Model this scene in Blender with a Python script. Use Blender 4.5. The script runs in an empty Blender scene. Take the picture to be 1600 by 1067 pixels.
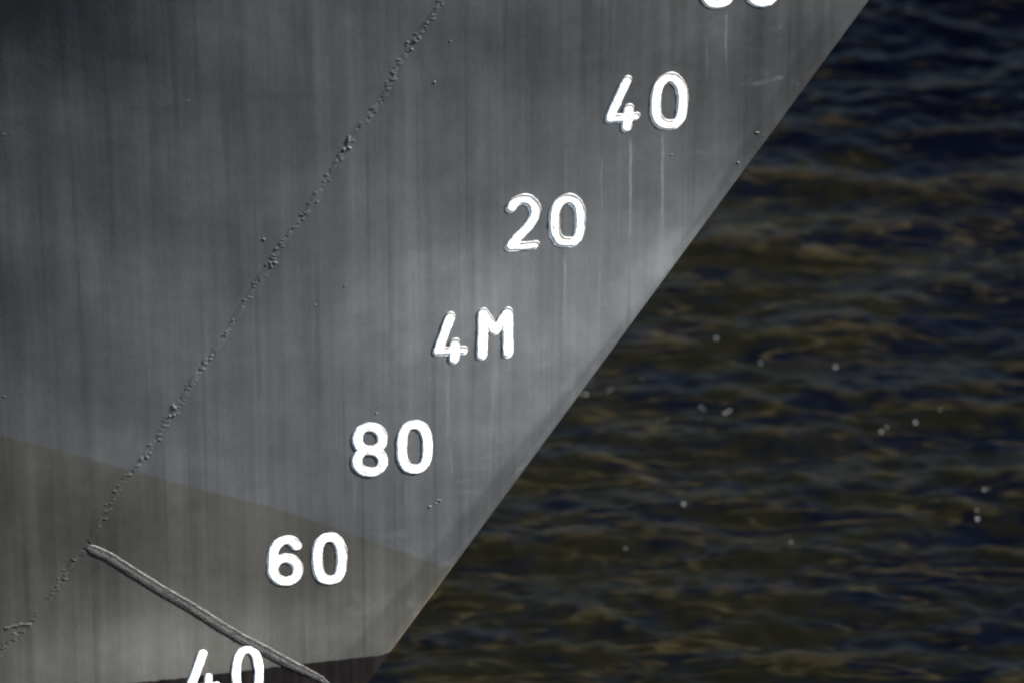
import bpy, math, random
import numpy as np
from mathutils import Vector, noise

# ------------------------------------------------------------------ camera, sky, sun, exposure
scene = bpy.context.scene
col = scene.collection
PITCH = math.radians(22.0)
DIST = 13.0
TARGET = Vector((0.0, -0.15, 2.1))
cam_data = bpy.data.cameras.new('camera')
cam = bpy.data.objects.new('camera', cam_data)
col.objects.link(cam)
cam.location = TARGET + DIST * Vector((0, -math.cos(PITCH), math.sin(PITCH)))
cam.rotation_euler = (math.pi / 2 - PITCH, 0, 0)
cam_data.sensor_width = 36.0
cam_data.lens = 36.0 * 965.0 * DIST / 1600.0
cam_data.clip_start = 0.5
cam_data.clip_end = 6000.0
cam_data.dof.use_dof = True
cam_data.dof.focus_distance = 12.97
cam_data.dof.aperture_fstop = 7.5
scene.camera = cam

SUN_AZ, SUN_EL = math.radians(74.0), math.radians(40.0)   # azimuth measured from the camera side (-Y) towards +X
to_sun = Vector((math.cos(SUN_EL) * math.sin(SUN_AZ), -math.cos(SUN_EL) * math.cos(SUN_AZ), math.sin(SUN_EL)))
world = bpy.data.worlds.new('World')
scene.world = world
world.use_nodes = True
wn = world.node_tree
wn.nodes.clear()
w_out = wn.nodes.new('ShaderNodeOutputWorld')
w_bg = wn.nodes.new('ShaderNodeBackground')
w_sky = wn.nodes.new('ShaderNodeTexSky')
w_sky.sky_type = 'NISHITA'
w_sky.sun_disc = False
w_sky.sun_elevation = SUN_EL
w_sky.sun_rotation = math.atan2(to_sun.x, to_sun.y)
w_bg.inputs['Strength'].default_value = 0.06
wn.links.new(w_sky.outputs[0], w_bg.inputs[0])
wn.links.new(w_bg.outputs[0], w_out.inputs[0])

sun_data = bpy.data.lights.new('sun', 'SUN')
sun_data.energy = 4.0
sun_data.angle = math.radians(0.5)
sun_data.color = (1.0, 0.96, 0.9)
sun = bpy.data.objects.new('sun', sun_data)
col.objects.link(sun)
sun.location = (8, -6, 12)
sun.rotation_euler = to_sun.to_track_quat('Z', 'Y').to_euler()

scene.view_settings.view_transform = 'Standard'
scene.view_settings.look = 'None'
scene.view_settings.exposure = 2.1
scene.view_settings.gamma = 1.0
scene.view_settings.use_curve_mapping = False

scene.cycles.filter_width = 2.1     # the soft rendering of a long lens
random.seed(7)
rng = np.random.default_rng(7)

# ------------------------------------------------------------------ helpers
def link(name, me, mat=None, parent=None, smooth=True):
    o = bpy.data.objects.new(name, me)
    col.objects.link(o)
    if mat is not None:
        me.materials.append(mat)
    if smooth and len(me.polygons):
        me.polygons.foreach_set('use_smooth', [True] * len(me.polygons))
    if parent is not None:
        o.parent = parent
    return o

def mesh_from(name, verts, faces):
    me = bpy.data.meshes.new(name)
    me.from_pydata([tuple(v) for v in verts], [], faces)
    me.update()
    return me

def grid_mesh(name, X, Y, Z, flip=False):
    n, m = X.shape
    co = np.stack([X, Y, Z], -1).reshape(-1, 3)
    idx = np.arange(n * m).reshape(n, m)
    q = np.stack([idx[:-1, :-1], idx[:-1, 1:], idx[1:, 1:], idx[1:, :-1]], -1).reshape(-1, 4)
    if flip:
        q = q[:, ::-1]
    me = bpy.data.meshes.new(name)
    me.vertices.add(len(co))
    me.vertices.foreach_set('co', co.astype(np.float32).ravel())
    me.loops.add(q.size)
    me.loops.foreach_set('vertex_index', q.astype(np.int32).ravel())
    me.polygons.add(len(q))
    me.polygons.foreach_set('loop_start', np.arange(0, q.size, 4, dtype=np.int32))
    me.update(calc_edges=True)
    return me

class NT:
    """small wrapper to wire shader nodes"""
    def __init__(self, name):
        self.mat = bpy.data.materials.new(name)
        self.mat.use_nodes = True
        self.t = self.mat.node_tree
        self.t.nodes.clear()
        self.out = self.t.nodes.new('ShaderNodeOutputMaterial')
        self.bsdf = self.t.nodes.new('ShaderNodeBsdfPrincipled')
        self.t.links.new(self.bsdf.outputs[0], self.out.inputs[0])
    def put(self, sock, v):
        if isinstance(v, bpy.types.NodeSocket):
            self.t.links.new(v, sock)
        else:
            sock.default_value = v
    def node(self, kind, **kw):
        n = self.t.nodes.new(kind)
        for k, v in kw.items():
            setattr(n, k, v)
        return n
    def math(self, op, a, b=0.0, c=0.0, clamp=False):
        n = self.node('ShaderNodeMath', operation=op, use_clamp=clamp)
        for i, v in enumerate((a, b, c)):
            self.put(n.inputs[i], v)
        return n.outputs[0]
    def step(self, v, lo, hi, a=0.0, b=1.0):
        n = self.node('ShaderNodeMapRange', interpolation_type='SMOOTHSTEP')
        self.put(n.inputs['Value'], v)
        n.inputs['From Min'].default_value = lo
        n.inputs['From Max'].default_value = hi
        n.inputs['To Min'].default_value = a
        n.inputs['To Max'].default_value = b
        return n.outputs[0]
    def lin(self, v, lo, hi, a=0.0, b=1.0):
        n = self.node('ShaderNodeMapRange')
        self.put(n.inputs['Value'], v)
        n.inputs['From Min'].default_value = lo
        n.inputs['From Max'].default_value = hi
        n.inputs['To Min'].default_value = a
        n.inputs['To Max'].default_value = b
        return n.outputs[0]
    def mix(self, f, a, b, mode='MIX'):
        n = self.node('ShaderNodeMix', data_type='RGBA', blend_type=mode)
        self.put(n.inputs[0], f)
        self.put(n.inputs[6], a if isinstance(a, bpy.types.NodeSocket) else (*a, 1))
        self.put(n.inputs[7], b if isinstance(b, bpy.types.NodeSocket) else (*b, 1))
        return n.outputs[2]
    def coords(self):
        g = self.node('ShaderNodeTexCoord')
        s = self.node('ShaderNodeSeparateXYZ')
        self.t.links.new(g.outputs['Object'], s.inputs[0])
        self.P = g.outputs['Object']
        return s.outputs
    def vec(self, x, y, z):
        n = self.node('ShaderNodeCombineXYZ')
        for i, v in enumerate((x, y, z)):
            self.put(n.inputs[i], v)
        return n.outputs[0]
    def noise(self, v, scale=1.0, detail=2.0, rough=0.5, dist=0.0):
        n = self.node('ShaderNodeTexNoise')
        self.put(n.inputs['Vector'], v)
        n.inputs['Scale'].default_value = scale
        n.inputs['Detail'].default_value = detail
        n.inputs['Roughness'].default_value = rough
        n.inputs['Distortion'].default_value = dist
        return n.outputs['Fac']
    def bump(self, h, strength, dist=0.01, normal=None):
        n = self.node('ShaderNodeBump')
        n.inputs['Strength'].default_value = strength
        n.inputs['Distance'].default_value = dist
        self.put(n.inputs['Height'], h)
        if normal is not None:
            self.put(n.inputs['Normal'], normal)
        return n.outputs[0]

# ------------------------------------------------------------------ the form of the bow
XS0, XS1 = 0.21359173,0.67654053
def stem_x(z):
    return XS0 + XS1 * (z - 2.1)
NOSE_R = 0.032
NOSE_T = math.atan(1 / 0.30)
NOSE_D, NOSE_B = NOSE_R * (1 - math.cos(NOSE_T)), NOSE_R * math.sin(NOSE_T)
_d = np.linspace(0, 20, 20001)
_m = 0.04 + 0.25 * np.exp(-(_d / 0.9) ** 1.5) + 0.12 * np.clip((_d - 2.2) / 4, 0, 1)
_b = NOSE_B + np.concatenate([[0], np.cumsum((_m[1:] + _m[:-1]) / 2 * np.diff(_d))])
def flare(d, z):
    zz = np.clip(z, 1.45, 2.95)
    zx = np.clip(z - 2.95, 0, 9)
    return (0.105 * (zz - 1.45) ** 2 + 0.21 * 1.5 * zx * 0.75) * np.where(d < 1.4, np.clip(d, 0, 9), 1.4 + 0.7 * np.tanh((d - 1.4) / 0.7))
def ripple(x, z):
    # millimetre waviness of hand formed plate
    return 1.5 * (0.0011 * np.sin(9.1 * x + 4.3 * z + 1.0) + 0.0009 * np.sin(-5.2 * x + 11.7 * z + 0.4)
            + 0.0007 * np.sin(17.0 * x - 6.1 * z + 2.2) + 0.0005 * np.sin(13.0 * x + 19.0 * z))
def half_breadth(x, z):
    x = np.asarray(x, float); z = np.asarray(z, float)
    d = stem_x(z) - x
    nose = np.sqrt(np.clip(NOSE_R ** 2 - (NOSE_R - np.clip(d, 0, 2 * NOSE_R)) ** 2, 0, None))
    b = np.where(d < NOSE_D, nose, np.interp(d - NOSE_D, _d, _b))
    return b + flare(d, z) + ripple(x, z) * np.clip((d - NOSE_D) / 0.08, 0, 1)
def skin(x, z):
    """point on the starboard plating and its outward normal"""
    e = 2e-3
    b = half_breadth(x, z)
    bx = (half_breadth(x + e, z) - half_breadth(x - e, z)) / (2 * e)
    bz = (half_breadth(x, z + e) - half_breadth(x, z - e)) / (2 * e)
    n = np.stack([-bx, -np.ones_like(b), -bz], -1)
    n /= np.linalg.norm(n, axis=-1, keepdims=True)
    return np.stack([np.broadcast_to(x, b.shape), -b, np.broadcast_to(z, b.shape)], -1), n

# surveyed shapes on the plating, as (x, z) in metres: z is the height above the water
ROWS = [('60', 'white raised 60 draught mark cut by the top edge',
  [('6',
    [(0.00812, [(0.3432, 2.739), (0.3371, 2.7473), (0.3292, 2.7527), (0.3201, 2.7531), (0.3117, 2.7477), (0.3065, 2.7375), (0.3048, 2.7225), (0.3048, 2.7072), (0.3056, 2.6952)]),
     (0.00812,
      [(0.3455, 2.6932), (0.3447, 2.6861), (0.3421, 2.6804), (0.3379, 2.6763), (0.3325, 2.6742), (0.326, 2.6742), (0.3195, 2.6764), (0.314, 2.6803), (0.3096, 2.6858), (0.3068, 2.6924),
       (0.3058, 2.6999), (0.3066, 2.707), (0.3092, 2.7128), (0.3133, 2.7168), (0.3187, 2.719), (0.3252, 2.7189), (0.3317, 2.7168), (0.3372, 2.7128), (0.3416, 2.7073), (0.3444, 2.7006),
       (0.3455, 2.6932)])]),
   ('0',
    [(0.00826,
      [(0.4191, 2.7), (0.4189, 2.6869), (0.4173, 2.678), (0.4146, 2.6713), (0.4108, 2.6667), (0.4058, 2.6644), (0.3986, 2.6646), (0.3913, 2.6669), (0.3862, 2.671), (0.3822, 2.6769), (0.3792, 2.6845),
       (0.3772, 2.694), (0.3764, 2.7074), (0.3767, 2.7206), (0.3782, 2.7295), (0.3809, 2.7362), (0.3847, 2.7408), (0.3897, 2.7431), (0.3969, 2.7429), (0.4041, 2.7406), (0.4092, 2.7365),
       (0.4133, 2.7306), (0.4163, 2.7229), (0.4182, 2.7134), (0.4191, 2.7)])])]),
 ('40', '',
  [('4',
    [(0.00769, [(0.1818, 2.5511), (0.1754, 2.536), (0.1643, 2.5087), (0.1567, 2.4878), (0.1568, 2.481)]), (0.00684, [(0.1554, 2.4803), (0.1759, 2.4789), (0.1965, 2.4786)]),
     (0.00826, [(0.185, 2.4954), (0.183, 2.477), (0.1821, 2.4601)])]),
   ('0',
    [(0.00826,
      [(0.2503, 2.546), (0.2383, 2.5406), (0.231, 2.5256), (0.2286, 2.5005), (0.2299, 2.4765), (0.2375, 2.4609), (0.2501, 2.4543), (0.2629, 2.456), (0.2699, 2.4685), (0.2721, 2.4936),
       (0.2706, 2.5193), (0.2625, 2.5372), (0.2503, 2.546)])])]),
 ('20', '',
  [('2',
    [(0.00826, [(-0.003, 2.331), (0.0026, 2.3404), (0.014, 2.3448), (0.0246, 2.3413), (0.0328, 2.3311), (0.0352, 2.3206), (0.0324, 2.3057), (0.0218, 2.2893), (0.0076, 2.2725), (-0.0045, 2.258)]),
     (0.00684, [(-0.0052, 2.2556), (0.0176, 2.2541), (0.0346, 2.2543)])]),
   ('0',
    [(0.00798,
      [(0.0884, 2.3363), (0.0749, 2.3315), (0.0672, 2.3152), (0.0663, 2.2898), (0.068, 2.27), (0.0756, 2.2561), (0.0881, 2.2513), (0.0988, 2.252), (0.1058, 2.2646), (0.1079, 2.2838), (0.1073, 2.3094),
       (0.1005, 2.3278), (0.0884, 2.3363)])])]),
 ('4M', '',
  [('4',
    [(0.00798, [(-0.101, 2.1348), (-0.1061, 2.1176), (-0.1147, 2.0915), (-0.1212, 2.0718)]), (0.00684, [(-0.122, 2.0694), (-0.0992, 2.0681), (-0.0792, 2.0667)]),
     (0.00798, [(-0.0941, 2.0819), (-0.0946, 2.065), (-0.0952, 2.0514)])]),
   ('M',
    [(0.00855, [(-0.0479, 2.1338), (-0.0488, 2.0964), (-0.0499, 2.053)]), (0.00855, [(-0.0084, 2.1293), (-0.0081, 2.0908), (-0.0074, 2.0515)]),
     (0.00741, [(-0.0462, 2.1327), (-0.0369, 2.1144), (-0.0288, 2.0971), (-0.0205, 2.1113), (-0.0098, 2.1294)])])]),
 ('80', '',
  [('8',
    [(0.00826,
      [(-0.2125, 1.9132), (-0.2134, 1.9065), (-0.2158, 1.901), (-0.2195, 1.8967), (-0.2243, 1.8939), (-0.23, 1.8929), (-0.2364, 1.8937), (-0.242, 1.8961), (-0.2468, 1.9001), (-0.2504, 1.9053),
       (-0.2527, 1.9114), (-0.2534, 1.9183), (-0.2525, 1.925), (-0.2501, 1.9305), (-0.2464, 1.9348), (-0.2416, 1.9376), (-0.2359, 1.9386), (-0.2296, 1.9378), (-0.2239, 1.9354), (-0.2192, 1.9315),
       (-0.2155, 1.9263), (-0.2133, 1.9201), (-0.2125, 1.9132)]),
     (0.00826,
      [(-0.2122, 1.8697), (-0.2131, 1.8635), (-0.2155, 1.8583), (-0.2194, 1.8544), (-0.2243, 1.8518), (-0.2302, 1.851), (-0.2368, 1.8518), (-0.2426, 1.8541), (-0.2475, 1.8579), (-0.2512, 1.8628),
       (-0.2535, 1.8685), (-0.2543, 1.875), (-0.2534, 1.8812), (-0.251, 1.8864), (-0.2471, 1.8903), (-0.2422, 1.8929), (-0.2363, 1.8938), (-0.2298, 1.8929), (-0.224, 1.8906), (-0.2191, 1.8868),
       (-0.2153, 1.8819), (-0.213, 1.8762), (-0.2122, 1.8697)])]),
   ('0',
    [(0.00826,
      [(-0.1392, 1.8885), (-0.1399, 1.8741), (-0.1417, 1.8642), (-0.1445, 1.8567), (-0.1484, 1.8515), (-0.1534, 1.8487), (-0.1606, 1.8484), (-0.1677, 1.8506), (-0.1727, 1.8547), (-0.1765, 1.8609),
       (-0.1793, 1.8692), (-0.1809, 1.8794), (-0.1814, 1.894), (-0.1807, 1.9085), (-0.1789, 1.9183), (-0.176, 1.9258), (-0.1721, 1.931), (-0.1671, 1.9338), (-0.16, 1.9341), (-0.1529, 1.932),
       (-0.1479, 1.9279), (-0.1441, 1.9216), (-0.1414, 1.9134), (-0.1397, 1.9031), (-0.1392, 1.8885)])])]),
 ('60', '',
  [('6',
    [(0.00812, [(-0.3546, 1.7212), (-0.3605, 1.7293), (-0.3683, 1.7343), (-0.3776, 1.7342), (-0.3863, 1.7284), (-0.392, 1.7179), (-0.3942, 1.7028), (-0.3947, 1.6874), (-0.3944, 1.6753)]),
     (0.00812,
      [(-0.3539, 1.6752), (-0.3549, 1.6679), (-0.3577, 1.6621), (-0.3621, 1.6578), (-0.3677, 1.6554), (-0.3743, 1.6552), (-0.3808, 1.657), (-0.3863, 1.6608), (-0.3906, 1.6661), (-0.3932, 1.6726),
       (-0.394, 1.6801), (-0.393, 1.6873), (-0.3901, 1.6932), (-0.3857, 1.6975), (-0.3802, 1.6999), (-0.3736, 1.7001), (-0.3671, 1.6983), (-0.3616, 1.6945), (-0.3573, 1.6892), (-0.3547, 1.6827),
       (-0.3539, 1.6752)])]),
   ('0',
    [(0.00826,
      [(-0.2816, 1.6879), (-0.2823, 1.6739), (-0.2841, 1.6644), (-0.2868, 1.6572), (-0.2906, 1.6521), (-0.2954, 1.6494), (-0.3022, 1.6491), (-0.3091, 1.6512), (-0.3137, 1.6551), (-0.3174, 1.6611),
       (-0.32, 1.6691), (-0.3215, 1.679), (-0.3218, 1.6931), (-0.3211, 1.707), (-0.3193, 1.7165), (-0.3165, 1.7237), (-0.3128, 1.7287), (-0.308, 1.7315), (-0.3012, 1.7318), (-0.2944, 1.7298),
       (-0.2897, 1.7258), (-0.2861, 1.7198), (-0.2835, 1.7119), (-0.282, 1.702), (-0.2816, 1.6879)])])]),
 ('40', '',
  [('4',
    [(0.00784, [(-0.5112, 1.5317), (-0.5186, 1.5093), (-0.5263, 1.4878), (-0.5331, 1.4696)]), (0.00684, [(-0.5339, 1.4671), (-0.5123, 1.4671), (-0.4892, 1.4668)]),
     (0.00641, [(-0.5021, 1.4857), (-0.5037, 1.4643), (-0.5055, 1.4454)])]),
   ('0',
    [(0.00741,
      [(-0.4196, 1.4804), (-0.4204, 1.4659), (-0.4223, 1.4548), (-0.4251, 1.446), (-0.4288, 1.4397), (-0.4334, 1.4362), (-0.4392, 1.4355), (-0.445, 1.4377), (-0.4494, 1.4425), (-0.4529, 1.4497),
       (-0.4554, 1.4592), (-0.4568, 1.4706), (-0.4571, 1.4853), (-0.4563, 1.4997), (-0.4544, 1.5107), (-0.4516, 1.5194), (-0.4479, 1.5257), (-0.4433, 1.5293), (-0.4375, 1.5299), (-0.4318, 1.5278),
       (-0.4274, 1.5231), (-0.4239, 1.5159), (-0.4214, 1.5065), (-0.4199, 1.495), (-0.4196, 1.4804)])])])]
SEAM = [(-0.08, 2.8116), (-0.1104, 2.7467), (-0.1356, 2.7125), (-0.1611, 2.6657), (-0.1836, 2.6248), (-0.2023, 2.5771), (-0.233, 2.5309), (-0.2588, 2.4941), (-0.2952, 2.4261), (-0.3212, 2.3794), (-0.3525, 2.3331), (-0.3787, 2.2863), (-0.4261, 2.2071), (-0.4686, 2.1285), (-0.5056, 2.0766), (-0.5506, 1.9946), (-0.5912, 1.9306), (-0.6394, 1.8612), (-0.6719, 1.8027), (-0.6906, 1.7613), (-0.713, 1.7363), (-0.7316, 1.7023), (-0.7804, 1.6268), (-0.8285, 1.5831), (-0.8505, 1.5421), (-0.8836, 1.4837)]
BAR = [(-0.6938, 1.7567), (-0.6582, 1.7339), (-0.6126, 1.6939), (-0.5688, 1.6574), (-0.5258, 1.623), (-0.4848, 1.5859), (-0.4436, 1.5509), (-0.4073, 1.5236), (-0.371, 1.4948), (-0.3188, 1.457), (-0.2875, 1.4205)]
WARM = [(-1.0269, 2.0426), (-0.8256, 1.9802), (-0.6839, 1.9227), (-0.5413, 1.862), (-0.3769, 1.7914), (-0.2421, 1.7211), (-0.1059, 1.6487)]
BAND = [(-0.6004, 2.6234), (-0.1615, 2.6219)]
RUNS = [(0.1902, 0.1931, 2.4477, 2.1258, 0.00259, 0.5), (0.2419, 0.2458, 2.4459, 2.1449, 0.00207, 0.45), (0.144, 0.1463, 2.4177, 2.0707, 0.00155, 0.25), (0.0849, 0.0857, 2.2345, 2.0484, 0.00207, 0.5), (0.1223, 0.1231, 2.2415, 2.0989, 0.00155, 0.2), (0.1422, 0.1435, 2.2262, 2.021, 0.00207, 0.3), (0.185, 0.1861, 2.2136, 2.0896, 0.00155, 0.3), (-0.1041, -0.1049, 2.0411, 1.8569, 0.00207, 0.3), (-0.0313, -0.0315, 2.0338, 1.8842, 0.00207, 0.2), (0.3419, 0.3445, 2.6642, 2.522, 0.00207, 0.3), (0.3119, 0.3135, 2.6137, 2.5147, 0.00155, 0.15), (-0.0995, -0.0999, 1.8936, 1.8061, 0.00207, 0.25), (-0.1731, -0.1736, 1.8347, 1.766, 0.00259, 0.15), (-0.2565, -0.2576, 1.8454, 1.7394, 0.00207, 0.15), (-0.0103, -0.0104, 2.2293, 2.1426, 0.00155, 0.15), (0.0331, 0.0333, 2.2357, 2.0869, 0.00259, 0.15)]
SCARS = [(-0.1347, 1.7732), (-0.1263, 1.7784), (-0.1179, 1.781), (0.4043, 2.3977), (0.3981, 2.3904), (0.4084, 2.4031), (0.364, 2.3637), (0.2581, 2.3965), (-0.5067, 2.6068), (-0.8147, 2.0531), (-0.7949, 2.5637), (-0.3964, 2.3192), (-0.1008, 2.6688), (-0.1215, 2.5941), (0.3996, 2.417)]
FOAM = [(0.216, 4.742), (0.287, 4.711), (0.299, 4.885), (0.301, 4.826), (0.168, 4.757), (0.344, 4.597), (0.423, 4.597), (0.436, 4.661), (0.494, 4.635), (0.686, 4.73), (0.743, 4.955), (0.909, 4.567), (1.035, 4.623), (0.977, 4.616), (1.093, 4.703), (0.375, 4.067), (0.475, 5.05), (0.562, 4.975), (0.163, 4.722), (0.765, 4.424), (1.051, 4.171), (1.027, 3.39), (0.916, 3.473), (1.021, 4.027), (0.604, 3.893), (0.902, 4.788), (0.588, 4.885), (0.846, 4.54)]
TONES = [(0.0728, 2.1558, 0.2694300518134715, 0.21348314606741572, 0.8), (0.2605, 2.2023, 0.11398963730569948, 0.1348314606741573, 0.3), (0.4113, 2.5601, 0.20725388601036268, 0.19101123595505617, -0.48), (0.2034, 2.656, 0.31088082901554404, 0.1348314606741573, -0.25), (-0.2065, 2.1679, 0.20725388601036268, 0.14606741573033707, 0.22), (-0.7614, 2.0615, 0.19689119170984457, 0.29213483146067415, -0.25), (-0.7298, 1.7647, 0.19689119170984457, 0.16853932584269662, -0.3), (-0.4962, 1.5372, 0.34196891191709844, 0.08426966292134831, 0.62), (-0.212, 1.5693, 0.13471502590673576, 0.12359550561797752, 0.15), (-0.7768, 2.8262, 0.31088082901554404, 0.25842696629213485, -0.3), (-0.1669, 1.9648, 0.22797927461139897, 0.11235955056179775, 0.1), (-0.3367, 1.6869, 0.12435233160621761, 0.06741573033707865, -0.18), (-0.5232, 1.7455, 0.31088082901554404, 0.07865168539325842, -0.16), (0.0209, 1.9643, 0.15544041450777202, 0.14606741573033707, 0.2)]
# (1300, 170) [7.98857546e-01 6.59802733e+00 8.88178420e-16]
# (1100, 600) [0.43917726 4.7878072  0.        ]
# (1550, 600) [1.09794314 4.7878072  0.        ]

MARK_LABELS = ['white raised 60 draught mark cut off by the top edge', 'upper white raised 40 draught mark near the stem',
               'white raised 20 draught mark with grey unpainted rim', 'white raised 4M draught mark halfway up the bow',
               'white raised 80 draught mark below 4M', 'white raised 60 draught mark on the brownish band above the welded bar',
               'lower white 40 draught mark straddling the black antifouling edge']
CHOP = 0.0034

# ------------------------------------------------------------------ materials
def hull_paint():
    m = NT('weathered_grey_ship_paint')
    X, Y, Z = m.coords()
    # edge of a reflection painted in: bluish sky tone above, warm tone below
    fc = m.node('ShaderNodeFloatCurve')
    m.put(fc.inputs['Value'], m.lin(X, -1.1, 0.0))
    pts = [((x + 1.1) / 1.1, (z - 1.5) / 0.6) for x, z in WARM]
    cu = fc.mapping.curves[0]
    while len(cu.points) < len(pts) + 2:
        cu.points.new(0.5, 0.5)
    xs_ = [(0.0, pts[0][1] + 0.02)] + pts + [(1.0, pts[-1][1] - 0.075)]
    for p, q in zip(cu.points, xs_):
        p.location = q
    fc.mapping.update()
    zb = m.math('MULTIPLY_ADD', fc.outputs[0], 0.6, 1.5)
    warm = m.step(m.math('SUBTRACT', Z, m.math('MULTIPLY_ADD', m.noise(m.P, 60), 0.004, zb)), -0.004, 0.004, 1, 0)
    # vertical weathering
    s1 = m.noise(m.vec(m.math('MULTIPLY', X, 34), 0.0, m.math('MULTIPLY', Z, 0.7)), 1.0, 3, 0.6)
    s2 = m.noise(m.vec(m.math('MULTIPLY', X, 120), 3.0, m.math('MULTIPLY', Z, 1.3)), 1.0, 2, 0.6)
    s3 = m.noise(m.vec(m.math('MULTIPLY', X, 14), 7.0, m.math('MULTIPLY', Z, 2.0)), 1.0, 2, 0.5)
    blot = m.noise(m.P, 3.2, 3, 0.55)
    fine = m.noise(m.P, 45, 4, 0.6)
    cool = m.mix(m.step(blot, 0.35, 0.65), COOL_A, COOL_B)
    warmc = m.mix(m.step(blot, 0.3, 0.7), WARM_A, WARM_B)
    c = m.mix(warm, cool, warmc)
    v = m.lin(s1, 0.3, 0.7, 0.89, 1.10)
    v = m.math('MULTIPLY', v, m.lin(s2, 0.3, 0.7, 0.92, 1.07))
    v = m.math('MULTIPLY', v, m.lin(s3, 0.3, 0.7, 0.9, 1.1))
    s4 = m.noise(m.vec(m.math('MULTIPLY', X, 27), 11.0, m.math('MULTIPLY', Z, 0.9)), 1.0, 2, 0.5)
    v = m.math('MULTIPLY', v, m.step(s4, 0.60, 0.68, 1.0, 0.84))
    s5 = m.noise(m.vec(m.math('MULTIPLY', X, 75), 17.0, m.math('MULTIPLY', Z, 1.1)), 1.0, 1, 0.5)
    v = m.math('MULTIPLY', v, m.step(s5, 0.64, 0.70, 1.0, 0.86))
    mot = m.noise(m.vec(m.math('MULTIPLY', X, 16), 0.0, m.math('MULTIPLY', Z, 9)), 1.0, 5, 0.65)
    v = m.math('MULTIPLY', v, m.lin(mot, 0.3, 0.7, 0.90, 1.10))
    v = m.math('MULTIPLY', v, m.lin(fine, 0.3, 0.7, 0.97, 1.03))
    # light falloff painted into the tone: brighter and darker patches with ragged edges
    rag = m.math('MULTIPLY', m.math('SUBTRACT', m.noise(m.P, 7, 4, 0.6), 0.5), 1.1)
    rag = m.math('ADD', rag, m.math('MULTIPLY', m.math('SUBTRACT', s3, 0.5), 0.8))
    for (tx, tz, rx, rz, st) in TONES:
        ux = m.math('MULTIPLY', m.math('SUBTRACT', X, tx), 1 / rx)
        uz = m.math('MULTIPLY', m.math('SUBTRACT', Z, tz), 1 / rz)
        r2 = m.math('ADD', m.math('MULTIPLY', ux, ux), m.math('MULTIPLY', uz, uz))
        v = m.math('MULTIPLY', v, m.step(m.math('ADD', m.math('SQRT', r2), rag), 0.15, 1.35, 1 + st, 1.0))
    # a roller coat that stops at a level line
    lvl = m.step(m.math('ADD', Z, m.math('MULTIPLY', m.noise(m.P, 30), 0.006)), 2.600, 2.608, 0.93, 1.0)
    v = m.math('MULTIPLY', v, lvl)
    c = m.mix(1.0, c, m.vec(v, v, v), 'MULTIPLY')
    # shaded band along the stem, painted into the coat colour
    D0 = m.math('SUBTRACT', m.math('MULTIPLY_ADD', Z, XS1, XS0 - XS1 * 2.1), X)
    D0 = m.math('ADD', D0, m.math('MULTIPLY', m.math('SUBTRACT', m.noise(m.P, 9, 4, 0.6), 0.5), 0.03))
    D0 = m.math('SUBTRACT', D0, m.math('MULTIPLY', m.math('ABSOLUTE', m.math('SUBTRACT', 2.15, Z)), 0.105))
    stem_shade = m.step(D0, 0.008, 0.026, 0.78, 1.0)
    c = m.mix(1.0, c, m.vec(stem_shade, stem_shade, stem_shade), 'MULTIPLY')
    # scuffs where fenders and chain have rubbed near the stem
    Ds = m.math('SUBTRACT', m.math('MULTIPLY_ADD', Z, XS1, XS0 - XS1 * 2.1), X)
    sc = m.step(m.noise(m.vec(m.math('MULTIPLY', X, 11), 5.0, m.math('MULTIPLY', Z, 17)), 1.0, 5, 0.65, 0.8), 0.56, 0.70, 0.0, 0.30)
    sc = m.math('MULTIPLY', sc, m.step(Ds, 0.03, 0.33, 1.0, 0.0))
    c = m.mix(sc, c, (0.125, 0.128, 0.132))
    ln = m.noise(m.vec(m.math('MULTIPLY', m.math('ADD', X, m.math('MULTIPLY', Z, 0.8)), 4), 2.0, m.math('MULTIPLY', m.math('SUBTRACT', Z, m.math('MULTIPLY', X, 0.55)), 55)), 1.0, 2, 0.5)
    ln = m.math('MULTIPLY', m.step(ln, 0.735, 0.76, 0.0, 0.5), m.step(m.noise(m.P, 6, 2), 0.5, 0.6))
    c = m.mix(ln, c, (0.15, 0.152, 0.155))
    # pale rain runs under the white numerals
    run = None
    wob = m.math('MULTIPLY', m.math('SUBTRACT', m.noise(m.vec(0.0, 0.0, m.math('MULTIPLY', Z, 14))), 0.5), 0.006)
    Xw = m.math('ADD', X, wob)
    for (x0, x1, z0, z1, w, s) in RUNS:
        xc = m.lin(Z, z0, z1, x0, x1)
        f = m.step(m.math('ABSOLUTE', m.math('SUBTRACT', Xw, xc)), w * 0.25, w * 1.3, s, 0)
        f = m.math('MULTIPLY', f, m.step(Z, z1, z1 + (z0 - z1) * 0.7))
        f = m.math('MULTIPLY', f, m.step(Z, z0, z0 - 0.02))
        run = f if run is None else m.math('MAXIMUM', run, f)
    run = m.math('MULTIPLY', run, m.lin(m.noise(m.P, 70, 2), 0.35, 0.65, 0.65, 1.25))
    c = m.mix(run, c, (0.17, 0.175, 0.178))
    # rubbed edge of the stem: thin and rusty low down
    D = m.math('SUBTRACT', m.math('MULTIPLY_ADD', Z, XS1, XS0 - XS1 * 2.1), X)
    rub = m.step(D, 0.001, 0.011, 1, 0)
    rub = m.math('MULTIPLY', rub, m.step(Z, 1.66, 1.63))
    rub = m.math('MULTIPLY', rub, m.lin(m.noise(m.P, 40, 3), 0.35, 0.6, 0.25, 1.0))
    c = m.mix(rub, c, m.mix(m.step(m.noise(m.P, 22, 2), 0.42, 0.6), (0.17, 0.135, 0.105), (0.15, 0.075, 0.04)))
    # antifouling
    edge = m.math('ADD', Z, m.math('MULTIPLY_ADD', m.noise(m.vec(m.math('MULTIPLY', X, 60), 0.0, m.math('MULTIPLY', Z, 8)), 1.0, 3), 0.007, -0.0035))
    anti = m.step(edge, 1.488, 1.492, 1, 0)
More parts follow.
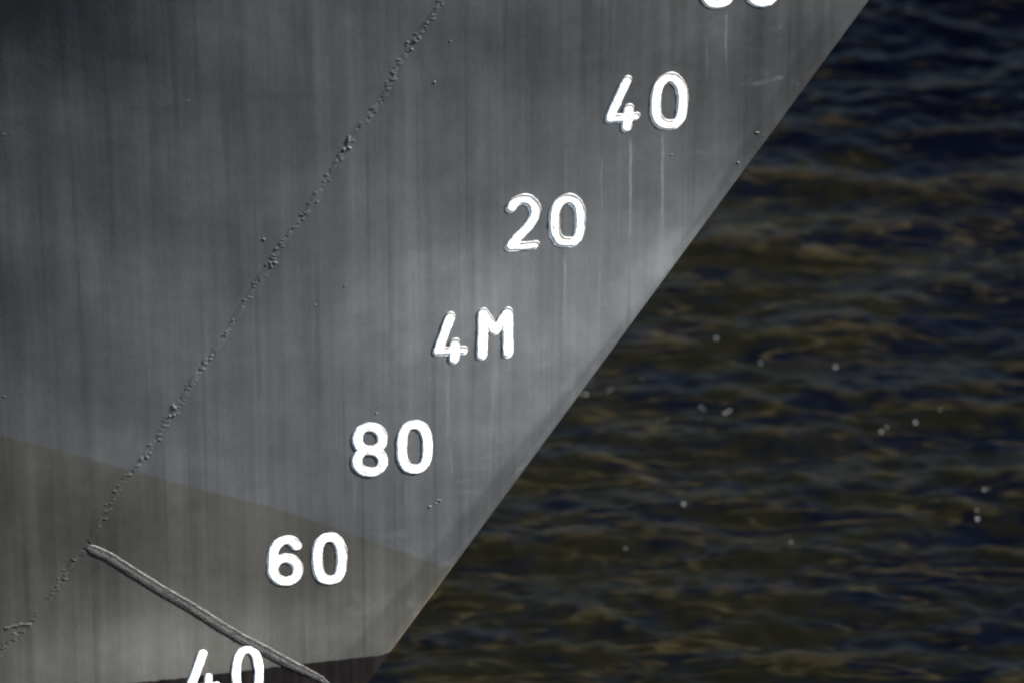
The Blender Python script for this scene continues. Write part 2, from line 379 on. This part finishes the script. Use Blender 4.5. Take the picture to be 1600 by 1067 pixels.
    ac = m.mix(m.step(s1, 0.4, 0.62), (0.0045, 0.0036, 0.004), (0.010, 0.0075, 0.0075))
    c = m.mix(anti, c, ac)
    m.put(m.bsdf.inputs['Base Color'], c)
    m.put(m.bsdf.inputs['Roughness'], m.lin(m.math('ADD', m.math('MULTIPLY', s1, 0.5), m.math('MULTIPLY', fine, 0.5)), 0.35, 0.65, 0.36, 0.52))
    m.put(m.bsdf.inputs['Specular IOR Level'], 0.4)
    orange = m.noise(m.P, 160, 3, 0.6)
    drag = m.noise(m.vec(m.math('MULTIPLY', X, 55), 0.0, m.math('MULTIPLY', Z, 2.2)), 1.0, 3, 0.6)
    b1 = m.bump(m.noise(m.P, 9, 2), 0.25, 0.006)
    b2 = m.bump(drag, 0.12, 0.0015, b1)
    m.put(m.bsdf.inputs['Normal'], m.bump(orange, 0.18, 0.0012, b2))
    return m.mat

def numeral_paint():
    m = NT('white_numeral_paint')
    m.coords()
    a = m.node('ShaderNodeAttribute', attribute_name='painted')
    fine = m.noise(m.P, 220, 3, 0.6)
    f = m.math('ADD', a.outputs['Fac'], m.math('MULTIPLY', m.math('SUBTRACT', fine, 0.5), 0.5))
    white = m.mix(m.step(m.noise(m.P, 120, 3), 0.35, 0.7), (0.84, 0.84, 0.82), (0.72, 0.72, 0.69))
    chip = m.noise(m.P, 95, 5, 0.7)
    f = m.math('SUBTRACT', f, m.step(chip, 0.655, 0.70, 0.0, 0.8))
    grey = m.mix(fine, (0.13, 0.13, 0.135), (0.26, 0.26, 0.26))
    m.put(m.bsdf.inputs['Base Color'], m.mix(m.step(f, 0.42, 0.58), grey, white))
    m.put(m.bsdf.inputs['Roughness'], 0.5)
    m.put(m.bsdf.inputs['Normal'], m.bump(m.noise(m.P, 300, 3), 0.35, 0.0012))
    return m.mat

def weld_paint(name, a, b, bump=0.5):
    m = NT(name)
    m.coords()
    m.put(m.bsdf.inputs['Base Color'], m.mix(m.step(m.noise(m.P, 60, 3), 0.35, 0.65), a, b))
    m.put(m.bsdf.inputs['Roughness'], 0.5)
    m.put(m.bsdf.inputs['Normal'], m.bump(m.noise(m.P, 240, 4), bump, 0.002))
    return m.mat

def water_mat():
    m = NT('murky_harbour_water')
    X, Y, Z = m.coords()
    refl = m.noise(m.vec(m.math('MULTIPLY', X, 4.2), m.math('MULTIPLY', Y, 9.0), 0.0), 1.0, 4, 0.65, 0.5)  # navy sky reflection and olive patches, painted as water colour
    big = m.noise(m.vec(m.math('MULTIPLY', X, 1.1), m.math('MULTIPLY', Y, 0.9), 4.0), 1.0, 3, 0.55)
    # light falloff towards far and right, painted into the water colour
    falloff = m.math('ADD', m.math('MULTIPLY', m.lin(Y, 6.1, 6.8, 0.0, 1.0), 0.24), m.math('MULTIPLY', m.lin(X, 0.5, 1.5), 0.16))
    refl = m.math('SUBTRACT', m.math('ADD', refl, m.math('MULTIPLY', m.math('SUBTRACT', big, 0.5), 0.25)), falloff)
    c = m.mix(m.step(falloff, 0.0, 0.30), m.mix(m.step(refl, 0.34, 0.54), WATER_A, WATER_B), m.mix(m.step(refl, 0.34, 0.54), WATER_D, WATER_E))
    a = m.node('ShaderNodeAttribute', attribute_name='crest')
    broken = m.noise(m.vec(m.math('MULTIPLY', X, 22), m.math('MULTIPLY', Y, 30), 2.0), 1.0, 3, 0.6)
    cr = m.math('MULTIPLY', m.step(m.math('ADD', a.outputs['Fac'], m.math('MULTIPLY', m.math('SUBTRACT', broken, 0.5), 1.3)), 0.45, 1.05), m.lin(falloff, 0.0, 0.28, 1.0, 0.45))
    # thin ochre lines of sunlit ripples, painted into the water colour
    fil = None
    for k, (sx, sy, w) in enumerate(((1.7, 11.0, 0.018), (3.4, 19.0, 0.024), (1.0, 6.5, 0.010))):
        n = m.noise(m.vec(m.math('MULTIPLY', X, sx), m.math('MULTIPLY', Y, sy), 9.0 + 5 * k), 1.0, 3, 0.45, 0.2)
        f = m.step(m.math('ABSOLUTE', m.math('SUBTRACT', n, 0.5)), w * 0.2, w, 1, 0)
        gate = m.noise(m.vec(m.math('MULTIPLY', X, sx * 1.3), m.math('MULTIPLY', Y, sy * 0.5), 30.0 + k), 1.0, 3, 0.6)
        f = m.math('MULTIPLY', f, m.step(gate, 0.46, 0.62))
        fil = f if fil is None else m.math('MAXIMUM', fil, f)
    fil = m.math('MULTIPLY', fil, m.lin(falloff, 0.0, 0.30, 0.95, 0.30))
    cr = m.math('MAXIMUM', m.math('MULTIPLY', cr, 0.45), fil)
    c = m.mix(cr, c, WATER_C)
    m.put(m.bsdf.inputs['Base Color'], c)
    m.put(m.bsdf.inputs['Roughness'], 0.22)
    m.put(m.bsdf.inputs['IOR'], 1.33)
    m.put(m.bsdf.inputs['Specular IOR Level'], WATER_SPEC)
    n1 = m.noise(m.vec(m.math('MULTIPLY', X, 18), m.math('MULTIPLY', Y, 26), 0.0), 1.0, 3, 0.55, 0.3)
    m.put(m.bsdf.inputs['Normal'], m.bump(n1, 0.35, 0.006))
    return m.mat

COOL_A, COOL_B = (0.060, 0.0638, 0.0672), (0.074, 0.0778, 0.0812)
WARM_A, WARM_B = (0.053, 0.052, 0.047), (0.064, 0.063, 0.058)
WATER_A, WATER_B = (0.0011, 0.0016, 0.0034), (0.0032, 0.0032, 0.0020)
WATER_D, WATER_E = (0.0003, 0.0005, 0.0016), (0.0013, 0.0013, 0.0010)
WATER_C = (0.0160, 0.0130, 0.0066)
WATER_SPEC = 0.007

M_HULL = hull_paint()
M_NUM = numeral_paint()
M_WELD = weld_paint('painted_weld_metal', (0.055, 0.057, 0.060), (0.078, 0.080, 0.083), 0.35)
M_BAR = weld_paint('painted_bar_metal', (0.038, 0.037, 0.035), (0.056, 0.055, 0.052), 0.9)
M_DECK = weld_paint('grey_deck_paint', (0.12, 0.12, 0.12), (0.16, 0.16, 0.16), 0.2)
M_WATER = water_mat()
M_FOAM = weld_paint('pale_foam', (0.07, 0.073, 0.076), (0.14, 0.143, 0.146), 0.2)

# ------------------------------------------------------------------ water: one sheet, fine chop near the bow
def axis(a, b, step, far, growth=1.22):
    core = list(np.arange(a, b, step))
    lo, hi, s = [], [], step
    x = a
    while x > -far:
        s *= growth
        x -= s
        lo.append(x)
    s, x = step, core[-1]
    while x < far:
        s *= growth
        x += s
        hi.append(x)
    return np.array(lo[::-1] + core + hi)
gx = axis(-1.0, 1.9, 0.0105, 2500.0)
gy = axis(2.4, 8.8, 0.0135, 2500.0)
WX, WY = np.meshgrid(gx, gy)
H = np.zeros_like(WX)
wr = np.random.default_rng(21)
fade_r = np.maximum(0, np.maximum(np.abs(WX - 0.4) - 2.5, np.abs(WY - 5.5) - 5.0))
for k in range(110):
    L = 0.042 * (0.7 / 0.042) ** wr.random()
    th = math.radians(86) + wr.normal(0, 0.45 if L > 0.2 else 0.8)
    kx, ky = 2 * math.pi / L * math.cos(th), 2 * math.pi / L * math.sin(th)
    amp = CHOP * L ** 0.9 * (0.5 + wr.random())
    ph = kx * WX + ky * WY + wr.random() * 6.283
    ph = ph + 0.6 * np.sin(0.7 * WX * wr.normal(0, 2) + 0.7 * WY * wr.normal(0, 2) + wr.random() * 6)
    s = 0.5 + 0.5 * np.sin(ph)
    H += amp * (2 * s ** 1.7 - 0.85) * np.exp(-fade_r / (6 * L + 0.5))
water = link('water', grid_mesh('water', WX, WY, H), M_WATER)
Hn = (H - H.mean()) / (H[60:-60, 60:-60].std() * 1.0)
curv = np.zeros_like(H)
curv[3:-3] = 2 * H[3:-3] - H[6:] - H[:-6]
curv /= curv[60:-60, 60:-60].std()
crest = np.clip((curv * 0.6 + Hn * 0.7 - 0.7) / 1.4, 0, 1) * np.exp(-fade_r)
ca = water.data.attributes.new('crest', 'FLOAT', 'POINT')
ca.data.foreach_set('value', crest.astype(np.float32).ravel())
water['kind'] = 'structure'

# ------------------------------------------------------------------ the ship
ship = bpy.data.objects.new('ship', None)
col.objects.link(ship)
ship.location = (0, 0, 0)
ship['label'] = 'dark grey ship bow with raked stem and white draught marks'
ship['category'] = 'ship'

Z_TOP, Z_LOW, X_AFT = 6.2, -1.2, -14.0
zr = np.concatenate([np.arange(Z_LOW, 1.2, 0.1), np.arange(1.2, 3.1, 0.012), np.arange(3.1, Z_TOP + 0.001, 0.1)])
zr[-1] = Z_TOP
sz = np.array([p[1] for p in SEAM])[::-1]
sx = np.array([p[0] for p in SEAM])[::-1]
def seam_x(z):
    z = np.asarray(z, float)
    r = np.interp(z, sz, sx)
    r = np.where(z > sz[-1], sx[-1] + (z - sz[-1]) * 0.62, r)
    return np.where(z < sz[0], sx[0] + (z - sz[0]) * 0.60, r)
def plate(side, which):
    u = np.linspace(0, 1, 150)[None, :]
    zz = zr[:, None]
    if which == 'fore':
        x0, x1 = seam_x(zz) + 0.0002, stem_x(zz) - NOSE_D
        X = x0 + (x1 - x0) * u
    else:
        x1 = seam_x(zz) - 0.0002
        X = x1 + (X_AFT - x1) * (u[:, ::-1] ** 2.6)
    Zg = np.broadcast_to(zz, X.shape)
    b = half_breadth(X, Zg)
    # edges of the plate dip into the weld groove
    edge = 0.0007 * np.exp(-np.minimum(np.abs(X - x0) if which == 'fore' else np.abs(X - x1), 1) / 0.004)
    b = b - edge
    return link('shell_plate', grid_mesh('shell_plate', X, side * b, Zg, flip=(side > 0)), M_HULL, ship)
for side in (-1, 1):
    for which in ('fore', 'aft'):
        plate(side, which)
# backing inside the seams so that no gap shows through
for side in (-1, 1):
    Xb = seam_x(zr)[:, None] + np.linspace(-0.02, 0.02, 5)[None, :]
    Zb = np.broadcast_to(zr[:, None], Xb.shape)
    link('backing_strip', grid_mesh('backing_strip', Xb, side * (half_breadth(Xb, Zb) - 0.003), Zb, flip=(side > 0)), M_HULL, ship)
# rounded stem bar
tt = np.linspace(-NOSE_T, NOSE_T, 49)[None, :]
zz = zr[:, None]
Xn = stem_x(zz) - NOSE_R * (1 - np.cos(tt))
Yn = (NOSE_R + 0.0002) * np.sin(tt) + np.sign(tt) * flare(NOSE_R * (1 - np.cos(tt)), zz)
link('stem_bar', grid_mesh('stem_bar', Xn, Yn, np.broadcast_to(zz, Xn.shape)), M_HULL, ship)
# deck and the aft end of the modelled length
xd = np.linspace(X_AFT, float(stem_x(Z_TOP)) - 0.01, 60)
bd = half_breadth(xd, np.full_like(xd, Z_TOP - 0.9))
link('deck', grid_mesh('deck', np.stack([xd, xd], 1), np.stack([-bd, bd], 1), np.full((60, 2), Z_TOP - 0.9), flip=True), M_DECK, ship, smooth=False)
bt = half_breadth(np.full_like(zr, X_AFT), zr)
link('bulkhead', grid_mesh('bulkhead', np.full((len(zr), 2), X_AFT + 0.01), np.stack([-bt, bt], 1), np.stack([zr, zr], 1)), M_DECK, ship, smooth=False)

# ------------------------------------------------------------------ draught marks: weld built numerals, painted white
def seg_dist(px, pz, pts):
    d = np.full(px.shape, 9.0)
    for (ax, az), (bx, bz) in zip(pts[:-1], pts[1:]):
        vx, vz = bx - ax, bz - az
        L2 = vx * vx + vz * vz + 1e-12
        t = np.clip(((px - ax) * vx + (pz - az) * vz) / L2, 0, 1)
        d = np.minimum(d, np.hypot(px - ax - t * vx, pz - az - t * vz))
    return d
def smooth_path(pts, n=5):
    if len(pts) < 4:
        return pts
    p = [np.array(q) for q in pts]
    closed = np.allclose(p[0], p[-1])
    out = []
    for i in range(len(p) - 1):
        a = p[i - 1] if i > 0 else (p[-2] if closed else p[0])
        b, c = p[i], p[i + 1]
        d = p[i + 2] if i + 2 < len(p) else (p[1] if closed else p[-1])
        for k in range(n):
            t = k / n
            out.append(tuple(0.5 * (2 * b + (c - a) * t + (2 * a - 5 * b + 4 * c - d) * t * t + (3 * b - a - 3 * c + d) * t ** 3)))
    return out + [tuple(p[-1])]
def wob(px, pz, s, seed):
    out = np.zeros(px.shape)
    r = np.random.default_rng(seed)
    for f in (180, 340, 700):
        for _ in range(4):
            a = r.random() * 6.283
            out += np.sin(f * s * (math.cos(a) * px + math.sin(a) * pz) + r.random() * 6.283) * (180 / f) ** 0.7
    return out / 5.0
def numeral(ch, strokes, ghost, parent, seed):
    strokes = [(w, smooth_path(pts)) for w, pts in strokes]
    al = [p for w, pts in strokes for p in pts]
    w0 = max(w for w, _ in strokes)
    x0, x1 = min(p[0] for p in al) - w0 - 0.006, max(p[0] for p in al) + w0 + 0.010
    z0, z1 = min(p[1] for p in al) - w0 - 0.006, max(p[1] for p in al) + w0 + 0.010
    st = 0.0007
    gxx, gzz = np.meshgrid(np.arange(x0, x1, st), np.arange(z0, z1, st))
    e = wob(gxx, gzz, 1.0, seed) * 0.0010
    raised = np.full(gxx.shape, -1.0)
    paint = np.full(gxx.shape, -1.0)
    for w, pts in strokes:
        q = [(a + ghost[0], b + ghost[1]) for a, b in pts]
        raised = np.maximum(raised, w - seg_dist(gxx, gzz, q))
        paint = np.maximum(paint, w - seg_dist(gxx, gzz, pts))
    raised = raised + e
    paint = paint + wob(gxx, gzz, 1.3, seed + 50) * 0.0008 + 0.0004
    t = np.clip((raised + 0.0009) / 0.0017, 0, 1)
    h = -0.0022 + 0.0042 * t * t * (3 - 2 * t)
    # two weld beads side by side leave a faint furrow along the rim
    h -= 0.0003 * np.exp(-((raised - 0.0042) / 0.0010) ** 2) * (0.6 + 0.4 * wob(gxx, gzz, 0.8, seed + 9))
    h += 0.0004 * wob(gxx, gzz, 1.6, seed + 3) * t
    tp = np.clip((paint + 0.0012) / 0.0024, 0, 1)
    h = np.maximum(h, -0.0022 + 0.0028 * tp)
    P, N = skin(gxx, gzz)
    V = P + N * h[..., None]
    keep = h > -0.0018
    idx = np.arange(gxx.size).reshape(gxx.shape)
    k = keep[:-1, :-1] | keep[1:, :-1] | keep[:-1, 1:] | keep[1:, 1:]
    q = np.stack([idx[:-1, :-1], idx[:-1, 1:], idx[1:, 1:], idx[1:, :-1]], -1)[k]
    used = np.unique(q)
    remap = np.full(gxx.size, -1)
    remap[used] = np.arange(len(used))
    me = mesh_from('numeral', V.reshape(-1, 3)[used], remap[q].tolist())
    at = me.attributes.new('painted', 'FLOAT', 'POINT')
    at.data.foreach_set('value', np.clip(0.5 + paint.ravel()[used] / 0.0024, 0, 1).astype(np.float32))
    o = link('numeral', me, M_NUM, parent)
    return o
GHOST = [(0.002, 0.003), (0.0022, 0.0042), (0.0030, 0.0045), (0.0012, 0.0048), (0.0010, 0.0018), (0.0022, 0.0016), (0.0006, 0.0008)]
for i, ((txt, _, glyphs), g) in enumerate(zip(ROWS, GHOST)):
    mk = bpy.data.objects.new('draught_mark', None)
    col.objects.link(mk)
    mk.parent = ship
    mk['label'] = MARK_LABELS[i]
    for j, (ch, strokes) in enumerate(glyphs):
        numeral(ch, strokes, g, mk, 100 * i + 10 * j + 3)

# ------------------------------------------------------------------ welds, bar, small scars
def lumps_mesh(name, spots):
    """flattened irregular blobs seated on the plating: (x, z, radius, height)"""
    vs, fs = [], []
    for (x, z, r, hh) in spots:
        P, N = skin(np.array([x]), np.array([z]))
        p, n = Vector(P[0]), Vector(N[0])
        tx = n.cross(Vector((0, 0, 1))).normalized()
        tz = tx.cross(n).normalized()
        if tz.z < 0:
            tz = -tz
        a0, el = random.random() * 6.28, random.uniform(0.65, 1.35)
        base = len(vs)
        top = p + n * hh + tx * random.uniform(-.2, .2) * r + tz * random.uniform(-.2, .2) * r
        vs.append(top)
        ns = 9
        for ring, (rr, h2) in enumerate(((0.55, 0.82), (0.95, 0.30), (1.12, -0.25))):
            for k in range(ns):
                a = a0 + 6.2832 * k / ns
                q = rr * r * random.uniform(0.82, 1.15)
                vs.append(p + tx * math.cos(a) * q * el + tz * math.sin(a) * q / el + n * (hh * h2))
        for k in range(ns):
            k2 = (k + 1) % ns
            fs.append((base, base + 1 + k, base + 1 + k2))
            for ring in range(2):
                o = base + 1 + ring * ns
                fs.append((o + k, o + ns + k, o + ns + k2, o + k2))
    me = mesh_from(name, vs, fs)
    import bmesh
    bm = bmesh.new(); bm.from_mesh(me)
    bmesh.ops.recalc_face_normals(bm, faces=bm.faces)
    bm.to_mesh(me); bm.free()
    return me
def along(path, step):
    out = []
    for (ax, az), (bx, bz) in zip(path[:-1], path[1:]):
        L = math.hypot(bx - ax, bz - az)
        n = max(1, round(L / step))
        for k in range(n):
            t = k / n
            out.append((ax + (bx - ax) * t, az + (bz - az) * t))
    return out
def bead(name, path, halfw, step, lumps, mat, base, seed):
    """a hand laid weld run: one strip whose height is the smooth union of many low lumps"""
    r = np.random.default_rng(seed)
    pts = np.array(along(path, step) + [path[-1]])
    ker = np.ones(9) / 9
    pad = np.pad(pts, ((4, 4), (0, 0)), 'edge')
    pts = np.stack([np.convolve(pad[:, k], ker, 'valid') for k in (0, 1)], 1)
    tan = np.gradient(pts, axis=0)
    tan /= np.linalg.norm(tan, axis=1, keepdims=True)
    nor = np.stack([-tan[:, 1], tan[:, 0]], 1)
    t = np.linspace(-halfw, halfw, int(2 * halfw / 0.0010) + 1)
    X = pts[:, 0][:, None] + nor[:, 0][:, None] * t
    Z = pts[:, 1][:, None] + nor[:, 1][:, None] * t
    s = (np.arange(len(pts)) * step)[:, None] + 0 * t
    T = t[None, :] + 0 * s
    wid = halfw * (0.45 + 0.2 * np.sin(s * 31 + 1) * np.sin(s * 13) + 0.1 * np.sin(s * 97))
    h = base * np.exp(-(T / (wid + 1e-4)) ** 2) * (0.6 + 0.4 * np.sin(s * 23) * np.sin(s * 57 + 2))
    L = len(pts) * step
    for (s0, t0, ra, rb, hh, ang) in lumps(r, L):
        i0, i1 = max(0, int((s0 - 0.014) / step)), min(len(pts), int((s0 + 0.014) / step) + 1)
        du, dv = s[i0:i1] - s0, T[i0:i1] - t0
        u = du * math.cos(ang) + dv * math.sin(ang)
        v = -du * math.sin(ang) + dv * math.cos(ang)
        h[i0:i1] = np.maximum(h[i0:i1], hh * np.clip(1 - (u / ra) ** 2 - (v / rb) ** 2, 0, 1) ** 0.8) if hh > 0 else h[i0:i1] + hh * np.exp(-(u / ra) ** 2 - (v / rb) ** 2)
    edge = np.clip((halfw - np.abs(T)) / (0.3 * halfw), 0, 1)
    h = h * edge - 0.0004
    P, N = skin(X, Z)
    V = P + N * h[..., None]
    o = link(name, grid_mesh(name, V[..., 0], V[..., 1], V[..., 2]), mat, ship)
    if sum(p.normal.y for p in o.data.polygons) > 0:
        o.data.flip_normals()
    return o
def seam_lumps(r, L):
    out = []
    s0 = 0.0
    while s0 < L:
        s0 += r.uniform(0.004, 0.0095)
        act = 0.5 + 0.5 * math.sin(s0 * 19 + 0.5) * math.sin(s0 * 7.3 + 1.1)
        ra = r.uniform(0.0030, 0.0078)
        out.append((s0, r.normal(0, 0.0036), ra, ra * r.uniform(0.4, 0.65), r.uniform(0.0005, 0.0013) + 0.0007 * act * r.random(), r.normal(-0.95, 0.4)))
        if r.random() < 0.35:
            out.append((s0 + r.normal(0, 0.004), r.normal(0, 0.0025), 0.0025, 0.0016, -r.uniform(0.0006, 0.0016), r.random() * 3))
    for q in (0.16, 0.37, 0.62, 0.93, 1.03):
        for _ in range(6):
            ra = r.uniform(0.003, 0.005)
            out.append((q + r.normal(0, 0.008), r.normal(0, 0.004), ra, ra * 0.6, r.uniform(0.0014, 0.0028), r.random() * 3))
    return out
ws = bead('weld_seam', SEAM, 0.013, 0.0012, seam_lumps, M_HULL, 0.0012, 5)
def tack_lumps(r, L):
    return [(k * 0.005, r.normal(0, 0.001), 0.005, 0.003, r.uniform(0.0012, 0.0024), r.normal(0, 0.4)) for k in range(int(L / 0.005))]
bead('tack_weld', [(-0.83, 1.6115), (-0.81, 1.6165), (-0.785, 1.6185)], 0.007, 0.0012, tack_lumps, M_HULL, 0.001, 6)
sc = []
for (x, z) in SCARS:
    for _ in range(random.choice((1, 2, 3))):
        r = random.uniform(0.0012, 0.0028)
        sc.append((x + random.gauss(0, 0.002), z + random.gauss(0, 0.002), r, r * random.uniform(0.3, 0.6)))
for _ in range(12):
    z = random.uniform(1.52, 2.75)
    x = random.uniform(-0.85, float(stem_x(z)) - 0.06)
    r = random.uniform(0.0007, 0.0018)
    sc.append((x, z, r, r * random.uniform(0.3, 0.8)))
sp = link('weld_spatter', lumps_mesh('weld_spatter', sc), M_HULL, ship)
sp['kind'] = 'stuff'

# half round bar welded across the lower plating
path = along(BAR, 0.003) + [BAR[-1]]
vs, fs = [], []
NS = 16
for i, (x, z) in enumerate(path):
    j0, j1 = path[max(0, i - 4)], path[min(len(path) - 1, i + 4)]
    dx, dz = j1[0] - j0[0], j1[1] - j0[1]
    L = math.hypot(dx, dz) + 1e-9
    px, pz = -dz / L, dx / L                      # across the bar, upwards side
    endk = min(1.0, (i + 0.3) / 4.0, (len(path) - i) / 40.0) ** 0.5
    for k in range(NS):
        a = math.pi * (-0.12 + 1.24 * k / (NS - 1))
        c, s = math.cos(a), math.sin(a)
        n1 = noise.noise(Vector((x * 70, z * 70, k * 0.55)))
        n2 = noise.noise(Vector((x * 240, z * 240, k * 0.9)))
        rr = 0.0094 * endk * (1 + 0.09 * n1 + 0.10 * n2)
        off = c * rr
        h = s * rr * 0.22 - 0.0011 * endk * math.exp(-((c - 0.30) / 0.20) ** 2)   # furrow between two runs of weld
        X_, Z_ = x + px * off, z + pz * off
        P, N = skin(np.array([X_]), np.array([Z_]))
        vs.append(P[0] + N[0] * h)
for i in range(len(path) - 1):
    for k in range(NS - 1):
        a = i * NS + k
        fs.append((a, a + NS, a + NS + 1, a + 1))
fs.append(tuple(range(NS)))
bar = link('welded_bar', mesh_from('welded_bar', vs, fs), M_BAR, ship)
import bmesh
bm = bmesh.new(); bm.from_mesh(bar.data)
bmesh.ops.recalc_face_normals(bm, faces=bm.faces)
ok = sum(f.normal.y for f in bm.faces) < 0
if not ok:
    bmesh.ops.reverse_faces(bm, faces=bm.faces)
bm.to_mesh(bar.data); bm.free()

# ------------------------------------------------------------------ flecks of foam riding on the chop
from bisect import bisect_left
def water_h(x, y):
    i = min(max(bisect_left(list(gx), x), 1), len(gx) - 1)
    j = min(max(bisect_left(list(gy), y), 1), len(gy) - 1)
    return float(H[j, i])
vs, fs = [], []
def bubble(x, y, r):
    z = water_h(x, y)
    b = len(vs)
    rings = ((0.0, 0.75), (0.6, 0.6), (1.0, 0.1), (1.1, -0.5))
    n = 8
    vs.append((x, y, z + r * 0.75))
    for rr, hh in rings[1:]:
        for k in range(n):
            a = 6.2832 * k / n
            q = rr * r * random.uniform(0.85, 1.15)
            vs.append((x + math.cos(a) * q, y + math.sin(a) * q, z + r * hh))
    for k in range(n):
        k2 = (k + 1) % n
        fs.append((b, b + 1 + k, b + 1 + k2))
        for ring in range(2):
            o = b + 1 + ring * n
            fs.append((o + k, o + n + k, o + n + k2, o + k2))
for (x, y) in FOAM:
    for _ in range(random.choice((0, 1, 1, 2))):
        bubble(x + random.gauss(0, 0.006), y + random.gauss(0, 0.008), random.choice((0.0014, 0.0018, 0.0022, 0.0036)))
for _ in range(5):
    bubble(random.uniform(0.0, 1.4), random.gauss(4.7, 0.7), random.uniform(0.0012, 0.0026))
foam = link('foam', mesh_from('foam', vs, fs), M_FOAM)
foam['kind'] = 'stuff'
